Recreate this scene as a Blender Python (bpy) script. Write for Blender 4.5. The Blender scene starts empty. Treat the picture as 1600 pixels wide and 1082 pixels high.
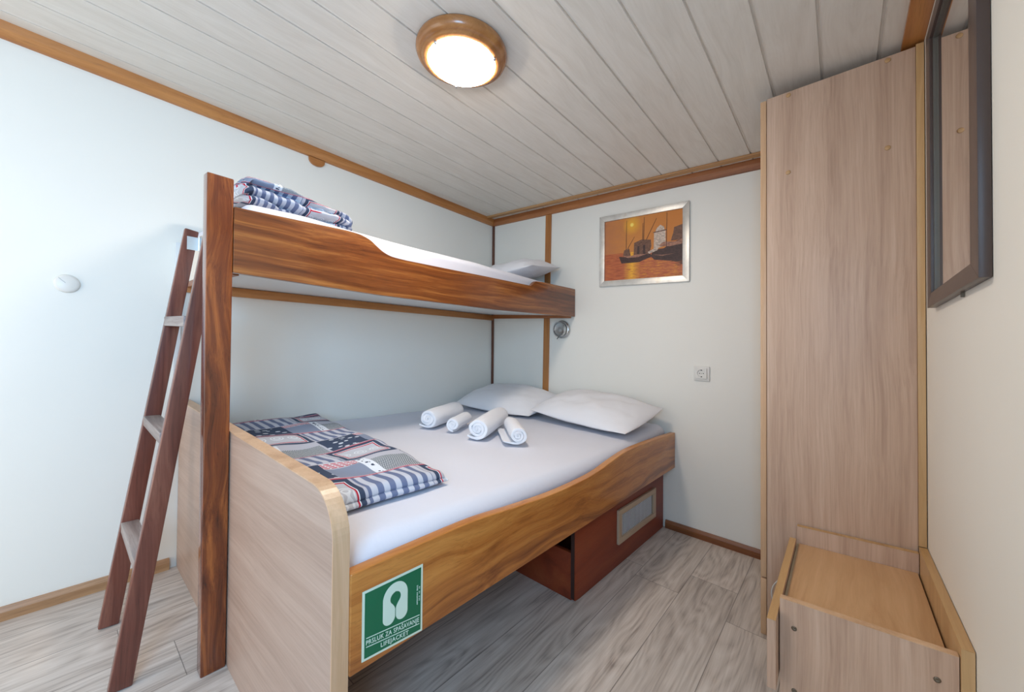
import bpy, bmesh, math, random
from mathutils import Vector, Matrix, noise
random.seed(7)
C = bpy.context.scene.collection
scn = bpy.context.scene

# ------------------------------------------------------------------ camera
CAM = Vector((2.1815, -2.3269, 0.9574))
SX, SY = -0.04318, -0.01192            # the deck of the cabin slopes a little
yaw, pit, rol, FPX = 0.7023, 0.0135, 0.0083, 607.03
Fw = Vector((-math.sin(yaw)*math.cos(pit), math.cos(yaw)*math.cos(pit), math.sin(pit)))
Rt = Vector((math.cos(yaw), math.sin(yaw), 0)); Up = Rt.cross(Fw)
R2 = Rt*math.cos(rol)+Up*math.sin(rol); U2 = -Rt*math.sin(rol)+Up*math.cos(rol)
cd = bpy.data.cameras.new('camera'); cam = bpy.data.objects.new('camera', cd); C.objects.link(cam)
cd.sensor_width = 36; cd.lens = 36*FPX/1600; cd.clip_start = 0.02
mw = Matrix((R2, U2, -Fw)).transposed().to_4x4(); mw.translation = CAM
cam.matrix_world = mw
scn.camera = cam

# ------------------------------------------------------------------ world, light, exposure
w = bpy.data.worlds.new('world'); scn.world = w; w.use_nodes = True
w.node_tree.nodes['Background'].inputs[0].default_value = (.75, .85, 1, 1)
w.node_tree.nodes['Background'].inputs[1].default_value = 1.0
scn.view_settings.view_transform = 'Standard'; scn.view_settings.look = 'None'
scn.view_settings.exposure = 0.0; scn.view_settings.gamma = 1
scn.view_settings.use_curve_mapping = False


def area(name, loc, target, sx, sy, power, col):
    l = bpy.data.lights.new(name, 'AREA'); l.shape = 'RECTANGLE'; l.size = sx; l.size_y = sy
    l.energy = power; l.color = col
    o = bpy.data.objects.new(name, l); C.objects.link(o); o.location = loc
    o.rotation_euler = (Vector(target)-Vector(loc)).to_track_quat('-Z', 'Y').to_euler()
    return o


# added warm fill at the doorway; daylight through the side window behind the camera
area('doorway_fill', (0.62, -3.56, .95), (0.62, 0, .95), .9, 1.7, 12, (1.0, .86, .70))
area('window_daylight', (2.47, -2.95, 1.30), (0, -1.5, .9), .8, .8, 35, (.34, .65, 1.0))

# ------------------------------------------------------------------ helpers


def sl(x, y, z):
    return Vector((x, y, z+SX*x+SY*y))


def slope_bm(bm, extra=0.0):
    for v in bm.verts:
        x, y, z = v.co
        v.co.z = z+SX*x+SY*y+extra*(x-2.06)


def thing(name, label, cat, loc, group=None):
    o = bpy.data.objects.new(name, None); C.objects.link(o); o.location = sl(*loc)
    o.empty_display_size = .05
    o['label'] = label; o['category'] = cat
    if group: o['group'] = group
    return o


def rootloc(p):
    v = Vector((0, 0, 0))
    while p is not None:
        v += p.location; p = p.parent
    return v


def obj(name, bm, mat, parent=None, bev=0.0, seg=2, smooth=False, slope=True, extra=0.0, loc=None, label=None):
    """bm in world coordinates -> one mesh object"""
    if slope: slope_bm(bm, extra)
    bmesh.ops.recalc_face_normals(bm, faces=bm.faces)
    if bev:
        bm.edges.ensure_lookup_table()
        es = [e for e in bm.edges if len(e.link_faces) == 2 and e.calc_face_angle(0) > .5]
        try: bmesh.ops.bevel(bm, geom=es, offset=bev, segments=seg, affect='EDGES', profile=.6, clamp_overlap=True)
        except Exception: pass
    base = rootloc(parent) if parent else Vector((0, 0, 0))
    if loc is not None: L = sl(*loc) if slope else Vector(loc)
    elif parent: L = base
    else:
        xs = [v.co for v in bm.verts]
        L = Vector((sum(v.x for v in xs)/len(xs), sum(v.y for v in xs)/len(xs), min(v.z for v in xs)))
    bmesh.ops.translate(bm, verts=bm.verts, vec=-L)
    me = bpy.data.meshes.new(name); bm.to_mesh(me); bm.free()
    o = bpy.data.objects.new(name, me); C.objects.link(o)
    for m in (mat if isinstance(mat, (list, tuple)) else [mat]): me.materials.append(m)
    if parent: o.parent = parent
    o.location = L-base
    if smooth:
        for p in me.polygons: p.use_smooth = True
    elif bev:
        for p in me.polygons: p.use_smooth = True
        try: me.set_sharp_from_angle(angle=math.radians(35))
        except Exception: pass
    if label: o['label'] = label
    return o


def tag(o, label, cat, group=None):
    o['label'] = label; o['category'] = cat
    if group: o['group'] = group
    return o


def struct(name, bm, mat, **k):
    o = obj(name, bm, mat, **k); o['kind'] = 'structure'; return o


def box(bm, x0, x1, y0, y1, z0, z1):
    v = [bm.verts.new(p) for p in [(x0, y0, z0), (x1, y0, z0), (x1, y1, z0), (x0, y1, z0),
                                   (x0, y0, z1), (x1, y0, z1), (x1, y1, z1), (x0, y1, z1)]]
    fs = [bm.faces.new([v[i] for i in f]) for f in
          [(3, 2, 1, 0), (4, 5, 6, 7), (0, 1, 5, 4), (1, 2, 6, 5), (2, 3, 7, 6), (3, 0, 4, 7)]]
    return fs


def BOX(*a):
    bm = bmesh.new(); box(bm, *a); return bm


def prism(bm, pts, vec, mi=0):
    vec = Vector(vec); n = len(pts)
    a = [bm.verts.new(p) for p in pts]; b = [bm.verts.new(Vector(p)+vec) for p in pts]
    fs = [bm.faces.new(a), bm.faces.new(b[::-1])]
    for i in range(n): fs.append(bm.faces.new([a[i], b[i], b[(i+1) % n], a[(i+1) % n]]))
    for f in fs: f.material_index = mi
    return fs


def cyl(bm, c, axis, r, h, n=32, r2=None):
    axis = Vector(axis).normalized(); q = axis.to_track_quat('Z', 'Y').to_matrix()
    r2 = r if r2 is None else r2
    a = [bm.verts.new(Vector(c)+q@Vector((r*math.cos(t), r*math.sin(t), 0))) for t in [2*math.pi*i/n for i in range(n)]]
    b = [bm.verts.new(Vector(c)+q@Vector((r2*math.cos(t), r2*math.sin(t), h))) for t in [2*math.pi*i/n for i in range(n)]]
    bm.faces.new(a[::-1]); bm.faces.new(b)
    for i in range(n): bm.faces.new([a[i], a[(i+1) % n], b[(i+1) % n], b[i]])


def lathe(bm, c, axis, prof, n=48):
    """prof: list of (r, h); revolve around axis at c; closes to the axis where r==0"""
    axis = Vector(axis).normalized(); q = axis.to_track_quat('Z', 'Y').to_matrix(); rings = []
    for r, h in prof:
        if r < 1e-6: rings.append([bm.verts.new(Vector(c)+q@Vector((0, 0, h)))])
        else: rings.append([bm.verts.new(Vector(c)+q@Vector((r*math.cos(2*math.pi*i/n), r*math.sin(2*math.pi*i/n), h))) for i in range(n)])
    for A, B in zip(rings, rings[1:]):
        for i in range(n):
            j = (i+1) % n
            if len(A) == 1 and len(B) == 1: break
            if len(A) == 1: bm.faces.new([A[0], B[j], B[i]])
            elif len(B) == 1: bm.faces.new([A[i], A[j], B[0]])
            else: bm.faces.new([A[i], A[j], B[j], B[i]])


def tube(bm, pts, r, n=10):
    pts = [Vector(p) for p in pts]; rings = []
    for i, p in enumerate(pts):
        d = (pts[min(i+1, len(pts)-1)]-pts[max(i-1, 0)]).normalized(); q = d.to_track_quat('Z', 'Y').to_matrix()
        rings.append([bm.verts.new(p+q@Vector((r*math.cos(2*math.pi*k/n), r*math.sin(2*math.pi*k/n), 0))) for k in range(n)])
    for A, B in zip(rings, rings[1:]):
        for k in range(n): bm.faces.new([A[k], A[(k+1) % n], B[(k+1) % n], B[k]])
    bm.faces.new(rings[0][::-1]); bm.faces.new(rings[-1])


def smoothcurve(pts, k=8):
    """Catmull-Rom through 2D/3D points"""
    P = [Vector(p) for p in pts]; out = []
    for i in range(len(P)-1):
        p0, p1, p2, p3 = P[max(i-1, 0)], P[i], P[i+1], P[min(i+2, len(P)-1)]
        for j in range(k):
            t = j/k
            out.append(.5*((2*p1)+(p2-p0)*t+(2*p0-5*p1+4*p2-p3)*t*t+(3*p1-p0-3*p2+p3)*t**3))
    out.append(P[-1]); return out

# ------------------------------------------------------------------ materials


class G:
    """small node graph writer"""
    def __init__(s, name):
        s.m = bpy.data.materials.new(name); s.m.use_nodes = True; s.nt = s.m.node_tree
        s.b = s.nt.nodes['Principled BSDF']

    def n(s, t, **k):
        nd = s.nt.nodes.new(t)
        for a, v in k.items(): setattr(nd, a, v)
        return nd

    def l(s, a, b): s.nt.links.new(a, b)

    def val(s, sock, v):
        if isinstance(v, bpy.types.NodeSocket): s.l(v, sock)
        elif isinstance(v, (tuple, list)) and sock.type == 'RGBA' and len(v) == 3: sock.default_value = (*v, 1)
        else: sock.default_value = v

    def math(s, op, a, b=0.0, c=0.0):
        nd = s.n('ShaderNodeMath', operation=op)
        s.val(nd.inputs[0], a); s.val(nd.inputs[1], b); s.val(nd.inputs[2], c); return nd.outputs[0]

    def mix(s, f, a, b, blend='MIX'):
        nd = s.n('ShaderNodeMix', data_type='RGBA', blend_type=blend)
        s.val(nd.inputs[0], f); s.val(nd.inputs[6], a); s.val(nd.inputs[7], b); return nd.outputs[2]

    def coord(s, kind='Object'): return s.n('ShaderNodeTexCoord').outputs[kind]

    def mapping(s, v, scale=(1, 1, 1), loc=(0, 0, 0), rot=(0, 0, 0)):
        nd = s.n('ShaderNodeMapping'); s.l(v, nd.inputs[0]); nd.inputs['Scale'].default_value = scale
        nd.inputs['Location'].default_value = loc; nd.inputs['Rotation'].default_value = rot; return nd.outputs[0]

    def noise(s, v, scale, detail=4, rough=.5, dist=0):
        nd = s.n('ShaderNodeTexNoise'); s.l(v, nd.inputs['Vector'])
        nd.inputs['Scale'].default_value = scale; nd.inputs['Detail'].default_value = detail
        nd.inputs['Roughness'].default_value = rough; nd.inputs['Distortion'].default_value = dist
        return nd.outputs['Fac'], nd.outputs['Color']

    def ramp(s, f, stops):
        nd = s.n('ShaderNodeValToRGB'); s.l(f, nd.inputs[0]); e = nd.color_ramp.elements
        while len(e) < len(stops): e.new(.5)
        for k, (p, c) in enumerate(stops):
            e[k].position = p; e[k].color = (*c, 1) if len(c) == 3 else c
        return nd.outputs[0]

    def bump(s, h, strength, dist=.002):
        nd = s.n('ShaderNodeBump'); s.l(h, nd.inputs['Height']); nd.inputs['Strength'].default_value = strength
        nd.inputs['Distance'].default_value = dist; s.l(nd.outputs[0], s.b.inputs['Normal'])

    def set(s, color=None, rough=None, metal=None, spec=None, coat=None, coatr=None, **k):
        if color is not None: s.val(s.b.inputs['Base Color'], color)
        if rough is not None: s.val(s.b.inputs['Roughness'], rough)
        if metal is not None: s.b.inputs['Metallic'].default_value = metal
        if spec is not None: s.b.inputs['Specular IOR Level'].default_value = spec
        if coat is not None: s.b.inputs['Coat Weight'].default_value = coat
        if coatr is not None: s.b.inputs['Coat Roughness'].default_value = coatr
        return s.m


def srgb(r, g, b):
    f = lambda c: (c/255/12.92) if c/255 <= .04045 else ((c/255+.055)/1.055)**2.4
    return (f(r), f(g), f(b))


def plain(name, col, rough=.6, metal=0, **k):
    g = G(name); return g.set(color=col, rough=rough, metal=metal, **k)


def paint(name, col, rough=.55, var=.02):
    g = G(name); c = g.coord()
    f, _ = g.noise(c, 1.3, 3)
    a = tuple(x*(1-var) for x in col); b = tuple(min(x*(1+var), 1) for x in col)
    f2, _ = g.noise(c, 220, 2)
    g.bump(f2, .06, .001)
    return g.set(color=g.ramp(f, [(.3, a), (.7, b)]), rough=rough)


def wood(name, cols, axis, scale=1.0, rough=.4, coat=0.0, streak=.5, wave=.5, fine=1.0, seed=0.0, bump=.1, pores=.25, warp=.02):
    """grain runs along axis (0,1,2)"""
    g = G(name); co = g.coord()
    # slow sideways wander of the grain
    wm = [2.2, 2.2, 2.2]; wm[axis] = 1.0
    _, wc = g.noise(g.mapping(co, tuple(wm), (seed, seed*.7, -seed)), 1.6, 2)
    sub = g.n('ShaderNodeVectorMath', operation='SUBTRACT'); g.l(wc, sub.inputs[0]); sub.inputs[1].default_value = (.5, .5, .5)
    sc = g.n('ShaderNodeVectorMath', operation='SCALE'); g.l(sub.outputs[0], sc.inputs[0]); sc.inputs['Scale'].default_value = warp*4
    ad = g.n('ShaderNodeVectorMath', operation='ADD'); g.l(co, ad.inputs[0]); g.l(sc.outputs[0], ad.inputs[1])
    v = ad.outputs[0]
    s1 = [14*scale]*3; s1[axis] = 0.42*scale
    f1, _ = g.noise(g.mapping(v, tuple(s1), (seed, 0, seed)), 1.0, 3, .55, wave)
    s2 = [150*fine]*3; s2[axis] = 3.5*fine
    f2, _ = g.noise(g.mapping(v, tuple(s2), (0, seed, 0)), 1.0, 3, .6)
    f = g.math('ADD', g.math('MULTIPLY', f1, 1-streak*.5), g.math('MULTIPLY', f2, streak*.5))
    col = g.ramp(f, [(.32+.36*i/(len(cols)-1), c) for i, c in enumerate(cols)])
    s3 = [420*fine]*3; s3[axis] = 14*fine
    f3, _ = g.noise(g.mapping(v, tuple(s3)), 1.0, 2, .6)
    p = g.ramp(f3, [(.30, (0, 0, 0)), (.45, (1, 1, 1))])
    dark = tuple(c*(1-pores) for c in (1, 1, 1))
    col = g.mix(1.0, col, g.mix(p, dark, (1, 1, 1)), 'MULTIPLY')
    g.bump(f3, bump, .0006)
    return g.set(color=col, rough=rough, coat=coat, coatr=.12)


M = {}
M['wall'] = paint('cream_wall_paint', srgb(240, 238, 230), .5)
M['wallr'] = M['wall']
M['white'] = paint('white_gloss_paint', srgb(226, 228, 228), .35)
MAHO = [srgb(72, 30, 14), srgb(112, 52, 22), srgb(150, 82, 38)]
M['maho_v'] = wood('varnished_mahogany_vertical_grain', [srgb(66, 26, 12), srgb(118, 56, 24), srgb(176, 100, 46)], 2, .9, .22, .6, .45, 2.2, seed=3.1, pores=.4, warp=.04)
M['maho_y'] = wood('varnished_mahogany_long_grain', [srgb(78, 36, 16), srgb(128, 70, 30), srgb(178, 116, 58)], 1, 2.0, .28, .4, .55, .5, seed=1.3, pores=.25, warp=.014)
M['maho_y2'] = wood('golden_mahogany_long_grain', [srgb(124, 64, 22), srgb(182, 112, 48), srgb(208, 142, 70)], 1, 1.3, .34, .25, .5, .9, seed=5.7, pores=.22, warp=.04)
M['maho_red'] = wood('red_brown_mahogany_board', [srgb(112, 42, 18), srgb(138, 56, 26), srgb(152, 72, 36)], 1, .6, .5, .05, .3, .5, seed=2.2, pores=.15)
M['maho_lad'] = wood('brown_ladder_wood', [srgb(88, 42, 32), srgb(116, 64, 50), srgb(140, 88, 70)], 2, 2.0, .35, .35, .55, .7, seed=8.0, pores=.25)
M['rung'] = wood('worn_grey_brown_tread_wood', [srgb(110, 96, 92), srgb(146, 134, 130), srgb(176, 168, 164)], 0, 1.5, .5, .1, .5, .6, seed=4.0)
M['trim'] = wood('orange_brown_trim_wood', [srgb(146, 88, 40), srgb(176, 114, 58), srgb(196, 136, 78)], 1, 1.2, .4, .2, .4, .6, seed=6.0, pores=.2)
M['trimx'] = wood('orange_brown_trim_wood_crosswise', [srgb(128, 72, 34), srgb(156, 94, 48), srgb(178, 114, 62)], 0, 1.2, .4, .2, .4, .6, seed=6.6, pores=.25)
M['trimxl'] = wood('light_ceiling_batten_wood', [srgb(160, 112, 66), srgb(188, 142, 92), srgb(206, 162, 112)], 0, 1.2, .45, .15, .4, .6, seed=1.6, pores=.15)
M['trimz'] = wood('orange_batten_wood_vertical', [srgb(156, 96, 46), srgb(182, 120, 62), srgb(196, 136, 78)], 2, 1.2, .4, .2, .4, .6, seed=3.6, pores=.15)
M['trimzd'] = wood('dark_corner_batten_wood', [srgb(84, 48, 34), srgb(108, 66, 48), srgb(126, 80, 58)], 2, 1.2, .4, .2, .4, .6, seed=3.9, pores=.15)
M['base'] = wood('baseboard_wood_left', [srgb(150, 108, 72), srgb(180, 138, 98), srgb(202, 164, 124)], 1, 1.5, .4, .2, .5, .6, seed=.6)
M['basex'] = wood('baseboard_wood_back', [srgb(104, 58, 28), srgb(134, 80, 42), srgb(156, 100, 56)], 0, 1.5, .4, .2, .5, .6, seed=.9)
BE = [srgb(174, 144, 124), srgb(194, 164, 143), srgb(208, 180, 160)]
M['beech_v'] = wood('beech_laminate_vertical', BE, 2, 1.7, .42, 0, .95, .4, seed=2.0, pores=.07, bump=.03, warp=.012)
M['beech_x'] = wood('beech_laminate_footboard', [srgb(164, 138, 122), srgb(178, 152, 136), srgb(190, 166, 150)], 0, 1.6, .42, 0, .9, .3, seed=5.0, pores=.07, bump=.03, warp=.012)
M['beech_edge'] = wood('beech_edge_band', [srgb(186, 146, 112), srgb(204, 166, 130), srgb(216, 180, 146)], 2, 1.5, .35, 0, .6, .3, seed=5.0, pores=.05, bump=.03)
M['beech_tan'] = wood('tan_edge_band', [srgb(176, 138, 96), srgb(194, 158, 112), srgb(206, 172, 128)], 2, 1.5, .4, 0, .5, .3, seed=5.5, pores=.05, bump=.03)
M['beech_tany'] = wood('tan_edge_band_along', [srgb(172, 132, 86), srgb(190, 150, 100), srgb(204, 166, 116)], 1, 1.5, .35, 0, .5, .3, seed=5.5, pores=.05, bump=.03)
M['beech_lid'] = wood('honey_beech_lid_laminate', [srgb(186, 142, 98), srgb(202, 160, 116), srgb(214, 174, 132)], 1, 1.0, .35, 0, .45, .8, seed=7.5, pores=.05, bump=.03)
M['chip'] = plain('raw_chipboard', srgb(176, 158, 130), .9)
M['dark'] = plain('dark_recess', srgb(40, 26, 22), .8)
M['chrome'] = plain('brushed_steel', srgb(190, 192, 194), .25, 1.0)
M['steel'] = plain('zinc_plate_steel', srgb(214, 220, 222), .35, .7)
M['screw'] = plain('dull_screw_metal', srgb(120, 112, 100), .4, .9)
M['cap'] = plain('tan_plastic_screw_cap', srgb(186, 148, 104), .4)
M['plastic'] = plain('white_plastic', srgb(228, 226, 220), .35)
M['hole'] = plain('black_hole_plastic', srgb(36, 34, 34), .6)
M['frame_dk'] = plain('dark_brown_frame_lacquer', srgb(72, 58, 54), .32)
M['frame_dk2'] = plain('grey_inner_lip_metal', srgb(92, 90, 86), .4, .3)
M['cable'] = plain('white_cable_rubber', srgb(206, 204, 200), .5)

g = G('mirror_glass'); M['mirror'] = g.set(color=(.86, .86, .85), rough=.0, metal=1.0)


def cloth(name, col, bump=.25):
    g = G(name); c = g.coord()
    f, _ = g.noise(c, 9, 4, .6, .4)
    f2, _ = g.noise(c, 700, 2)
    h = g.math('ADD', g.math('MULTIPLY', f, 1.0), g.math('MULTIPLY', f2, .03))
    g.bump(h, bump, .008)
    return g.set(color=col, rough=.85, spec=.2)


M['sheet'] = cloth('white_cotton_sheet', srgb(221, 223, 233), .18)
M['pillow'] = cloth('white_cotton_pillowcase', srgb(232, 232, 236), .35)
g = G('white_terry_towel'); c = g.coord(); f, _ = g.noise(c, 420, 3, .7); f2, _ = g.noise(c, 30, 3)
g.bump(g.math('ADD', f, g.math('MULTIPLY', f2, .6)), .5, .003)
M['towel'] = g.set(color=srgb(238, 240, 246), rough=.95, spec=.1)


def floor_mat():
    g = G('grey_oak_laminate_floor'); co = g.coord()
    rot = g.mapping(co, (1, 1, 1), (0, 0, 0), (0, 0, math.pi/2))     # brick rows run along Y
    sep = g.n('ShaderNodeSeparateXYZ'); g.l(co, sep.inputs[0])
    X, Y = sep.outputs[0], sep.outputs[1]
    px = g.math('DIVIDE', g.math('SUBTRACT', X, -.052), .1895)
    row = g.math('FLOOR', px); fx = g.math('FRACT', px)
    wn = g.n('ShaderNodeTexWhiteNoise', noise_dimensions='1D'); g.l(row, wn.inputs['W'])
    off = g.math('MULTIPLY', wn.outputs[0], 1.28)
    py = g.math('DIVIDE', g.math('ADD', Y, g.math('ADD', off, 10.0)), 1.28)
    cy = g.math('FLOOR', py); fy = g.math('FRACT', py)
    idn = g.n('ShaderNodeTexWhiteNoise', noise_dimensions='2D')
    cb = g.n('ShaderNodeCombineXYZ'); g.l(row, cb.inputs[0]); g.l(cy, cb.inputs[1]); g.l(cb.outputs[0], idn.inputs['Vector'])
    pid = idn.outputs['Value']
    # offset the grain per board
    cb2 = g.n('ShaderNodeCombineXYZ'); g.l(g.math('MULTIPLY', pid, 37.0), cb2.inputs[0]); g.l(g.math('MULTIPLY', pid, 91.0), cb2.inputs[1])
    add = g.n('ShaderNodeVectorMath', operation='ADD'); g.l(co, add.inputs[0]); g.l(cb2.outputs[0], add.inputs[1])
    v = add.outputs[0]
    # knots pull the grain
    big, bc = g.noise(g.mapping(v, (6.5, 1.1, 1)), 1.0, 2, .45)
    rings = g.math('FRACT', g.math('MULTIPLY', big, 17.0))
    rings = g.math('ABSOLUTE', g.math('SUBTRACT', rings, .5))
    f1, _ = g.noise(g.mapping(v, (30, 1.3, 1)), 1.0, 4, .6, .5)
    f2, _ = g.noise(g.mapping(v, (190, 7, 1)), 1.0, 3, .6)
    kn = g.n('ShaderNodeTexVoronoi'); kn.inputs['Scale'].default_value = 1.0; g.l(g.mapping(v, (5.0, 1.7, 1)), kn.inputs['Vector'])
    knot = g.ramp(kn.outputs['Distance'], [(.02, (1, 1, 1)), (.22, (0, 0, 0))])
    f = g.math('ADD', g.math('MULTIPLY', rings, .27), g.math('ADD', g.math('MULTIPLY', f1, .55), g.math('MULTIPLY', f2, .38)))
    col = g.ramp(f, [(.32, srgb(146, 134, 126)), (.5, srgb(196, 184, 174)), (.68, srgb(216, 206, 197))])
    col = g.mix(g.math('MULTIPLY', knot, .35), col, srgb(130, 116, 106))
    tint = g.math('ADD', .94, g.math('MULTIPLY', pid, .12))
    ctint = g.n('ShaderNodeCombineColor'); [g.l(tint, ctint.inputs[i]) for i in range(3)]
    col = g.mix(1.0, col, ctint.outputs[0], 'MULTIPLY')
    ex = g.math('LESS_THAN', g.math('MINIMUM', fx, g.math('SUBTRACT', 1.0, fx)), .0065)
    ey = g.math('LESS_THAN', g.math('MINIMUM', fy, g.math('SUBTRACT', 1.0, fy)), .0009)
    e = g.math('MAXIMUM', ex, ey)
    col = g.mix(g.math('MULTIPLY', e, .6), col, srgb(60, 52, 46))
    g.bump(g.math('SUBTRACT', g.math('MULTIPLY', f2, .2), e), .25, .001)
    return g.set(color=col, rough=.42, spec=.4)


M['floor'] = floor_mat()


def ceil_mat():
    g = G('whitewashed_ceiling_planks'); co = g.coord()
    _, wc = g.noise(g.mapping(co, (3, 1.0, 1)), 2.0, 2)
    add = g.n('ShaderNodeVectorMath', operation='MULTIPLY_ADD'); g.l(wc, add.inputs[0]); add.inputs[1].default_value = (.08, .08, 0); g.l(co, add.inputs[2])
    f1, _ = g.noise(g.mapping(add.outputs[0], (20, 3.0, 1)), 1.0, 4, .6, 1.2)
    f2, _ = g.noise(g.mapping(add.outputs[0], (160, 8, 1)), 1.0, 3, .6)
    f = g.math('ADD', g.math('MULTIPLY', f1, .7), g.math('MULTIPLY', f2, .3))
    col = g.ramp(f, [(.28, srgb(214, 207, 197)), (.5, srgb(224, 218, 209)), (.72, srgb(232, 227, 219))])
    g.bump(f2, .05, .001)
    return g.set(color=col, rough=.45)


M['ceil'] = ceil_mat()
M['groove'] = plain('ceiling_groove_lip', srgb(214, 208, 198), .4)


def fabric_mat():
    g = G('nautical_patchwork_duvet_cotton'); uv = g.coord('UV')
    sep = g.n('ShaderNodeSeparateXYZ'); g.l(uv, sep.inputs[0]); u, v = sep.outputs[0], sep.outputs[1]
    PU, PV = .42, .30
    rowi = g.math('FLOOR', g.math('DIVIDE', v, PV))
    a = g.math('FRACT', g.math('ADD', g.math('DIVIDE', u, PU), g.math('MULTIPLY', rowi, .37)))
    b = g.math('FRACT', g.math('DIVIDE', v, PV))
    U = g.math('MULTIPLY', a, PU); V = g.math('MULTIPLY', b, PV)

    def rect(u0, u1, v0, v1):
        m = g.math('MULTIPLY', g.math('GREATER_THAN', a, u0), g.math('LESS_THAN', a, u1))
        return g.math('MULTIPLY', m, g.math('MULTIPLY', g.math('GREATER_THAN', b, v0), g.math('LESS_THAN', b, v1)))
    navy = srgb(66, 77, 100); slate = srgb(136, 146, 168); lilac = srgb(186, 188, 200); wht = srgb(226, 232, 240); red = srgb(186, 52, 70); grey = srgb(150, 160, 176)
    blue = srgb(110, 121, 152)

    def stripes(x, per, duty=.5): return g.math('LESS_THAN', g.math('FRACT', g.math('DIVIDE', x, per)), duty)
    col = g.mix(0.0, lilac, lilac)
    # wide blue stripes
    st = g.mix(stripes(U, .036, .5), srgb(196, 200, 212), blue)
    col = g.mix(rect(.02, .52, .50, 1.0), col, st)
    # navy patch with white sails
    vo = g.n('ShaderNodeTexVoronoi'); vo.inputs['Scale'].default_value = 34; g.l(g.mapping(uv, (.8, 1.2, 1)), vo.inputs['Vector'])
    sail = g.math('LESS_THAN', vo.outputs['Distance'], .27)
    col = g.mix(rect(.0, .34, .04, .48), col, g.mix(sail, navy, srgb(206, 214, 224)))
    # slate chambray patch
    col = g.mix(rect(.34, .60, .04, .34), col, slate)
    col = g.mix(rect(.52, .66, .34, .62), col, grey)
    # white bar with dark marks
    vo2 = g.n('ShaderNodeTexVoronoi'); vo2.inputs['Scale'].default_value = 70; g.l(uv, vo2.inputs['Vector'])
    mk = g.math('MULTIPLY', g.math('LESS_THAN', vo2.outputs['Distance'], .42), rect(.62, .655, .04, .46))
    col = g.mix(rect(.60, .68, .04, .46), col, wht)
    col = g.mix(mk, col, navy)
    # fine check
    ck = g.math('ABSOLUTE', g.math('SUBTRACT', stripes(U, .007), stripes(V, .007)))
    col = g.mix(rect(.68, .98, .04, .34), col, g.mix(ck, srgb(196, 202, 206), srgb(58, 68, 84)))
    # red lettering block
    rs = g.math('MULTIPLY', stripes(V, .009, .55), stripes(g.math('ADD', U, g.math('MULTIPLY', V, .4)), .021, .8))
    col = g.mix(rect(.34, .60, .36, .48), col, g.mix(rs, srgb(214, 214, 222), red))
    # framed panel: navy border, red and white lines, grey field with white wheels
    col = g.mix(rect(.55, 1.0, .50, 1.0), col, navy)
    col = g.mix(rect(.585, .965, .555, .945), col, wht)
    col = g.mix(rect(.592, .958, .566, .934), col, red)
    col = g.mix(rect(.604, .946, .585, .915), col, srgb(190, 194, 204))
    fu = g.math('SUBTRACT', g.math('FRACT', g.math('DIVIDE', U, .058)), .5)
    fv = g.math('SUBTRACT', V, .75*PV)
    rr = g.math('SQRT', g.math('ADD', g.math('POWER', g.math('MULTIPLY', fu, .058), 2.0), g.math('POWER', fv, 2.0)))
    ring = g.math('LESS_THAN', g.math('ABSOLUTE', g.math('SUBTRACT', rr, .020)), .0022)
    ring = g.math('MAXIMUM', ring, g.math('LESS_THAN', g.math('ABSOLUTE', g.math('SUBTRACT', rr, .010)), .0025))
    col = g.mix(g.math('MULTIPLY', ring, rect(.61, .94, .6, .9)), col, srgb(220, 226, 234))
    # thin red seam lines between rows
    col = g.mix(rect(.0, 1.0, .0, .018), col, red)
    col = g.mix(rect(.0, 1.0, .030, .036), col, red)
    n1, _ = g.noise(uv, 500, 2)
    n2, _ = g.noise(g.coord(), 26, 3)
    g.bump(g.math('ADD', g.math('MULTIPLY', n1, .1), n2), .3, .004)
    return g.set(color=col, rough=.9, spec=.15)


M['duvet'] = fabric_mat()

# ------------------------------------------------------------------ room shell
W, YF, ZC = 2.38, -3.5, 2.03
struct('floor', BOX(-.05, W+.05, YF-.1, .05, -.06, 0), M['floor'], loc=(0, 0, 0))
# ceiling: shiplap planks with real grooves
bm = bmesh.new(); prof = []
g0, pitch = .1, .1455
x = g0-pitch
prof.append((-.05, ZC))
while x < W:
    if x > -.04:
        prof += [(x-.0085, ZC), (x-.0065, ZC+.006), (x-.001, ZC+.006), (x, ZC-.0012), (x+.003, ZC)]
    x += pitch
prof += [(W+.05, ZC), (W+.05, ZC+.04), (-.05, ZC+.04)]
prism(bm, [(px, YF-.1, pz) for px, pz in prof], (0, -YF+.15, 0))
struct('ceiling', bm, M['ceil'], loc=(0, 0, 0))
struct('wall_left', BOX(-.06, 0, YF, .06, -.05, ZC+.05), M['wall'], loc=(0, 0, 0))
struct('wall_back', BOX(0, W, 0, .06, -.05, ZC+.05), M['wall'], loc=(0, 0, 0))
bm = bmesh.new()
for a in [(YF, -3.38, -.05, ZC+.05), (-3.38, -2.52, -.05, .92), (-3.38, -2.52, 1.80, ZC+.05), (-2.52, .06, -.05, ZC+.05)]:
    box(bm, W, W+.06, a[0], a[1], a[2], a[3])
struct('wall_right', bm, M['wall'], loc=(0, 0, 0))
bm = bmesh.new()
for a in [(0, .12, 0, ZC), (.12, 1.12, 1.92, ZC), (1.12, W, 0, ZC)]:
    box(bm, a[0], a[1], YF-.06, YF, a[2]-(.05 if a[2] == 0 else 0), a[3]+(.05 if a[3] == ZC else 0))
struct('wall_front', bm, M['wall'], loc=(0, 0, 0))
bm = bmesh.new()
box(bm, .12, .16, YF-.05, YF+.01, 0, 1.92); box(bm, 1.08, 1.12, YF-.05, YF+.01, 0, 1.92); box(bm, .16, 1.08, YF-.05, YF+.01, 1.88, 1.92)
struct('door_1', bm, M['trimz'], loc=(.12, YF, 0))
bm = bmesh.new()
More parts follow.
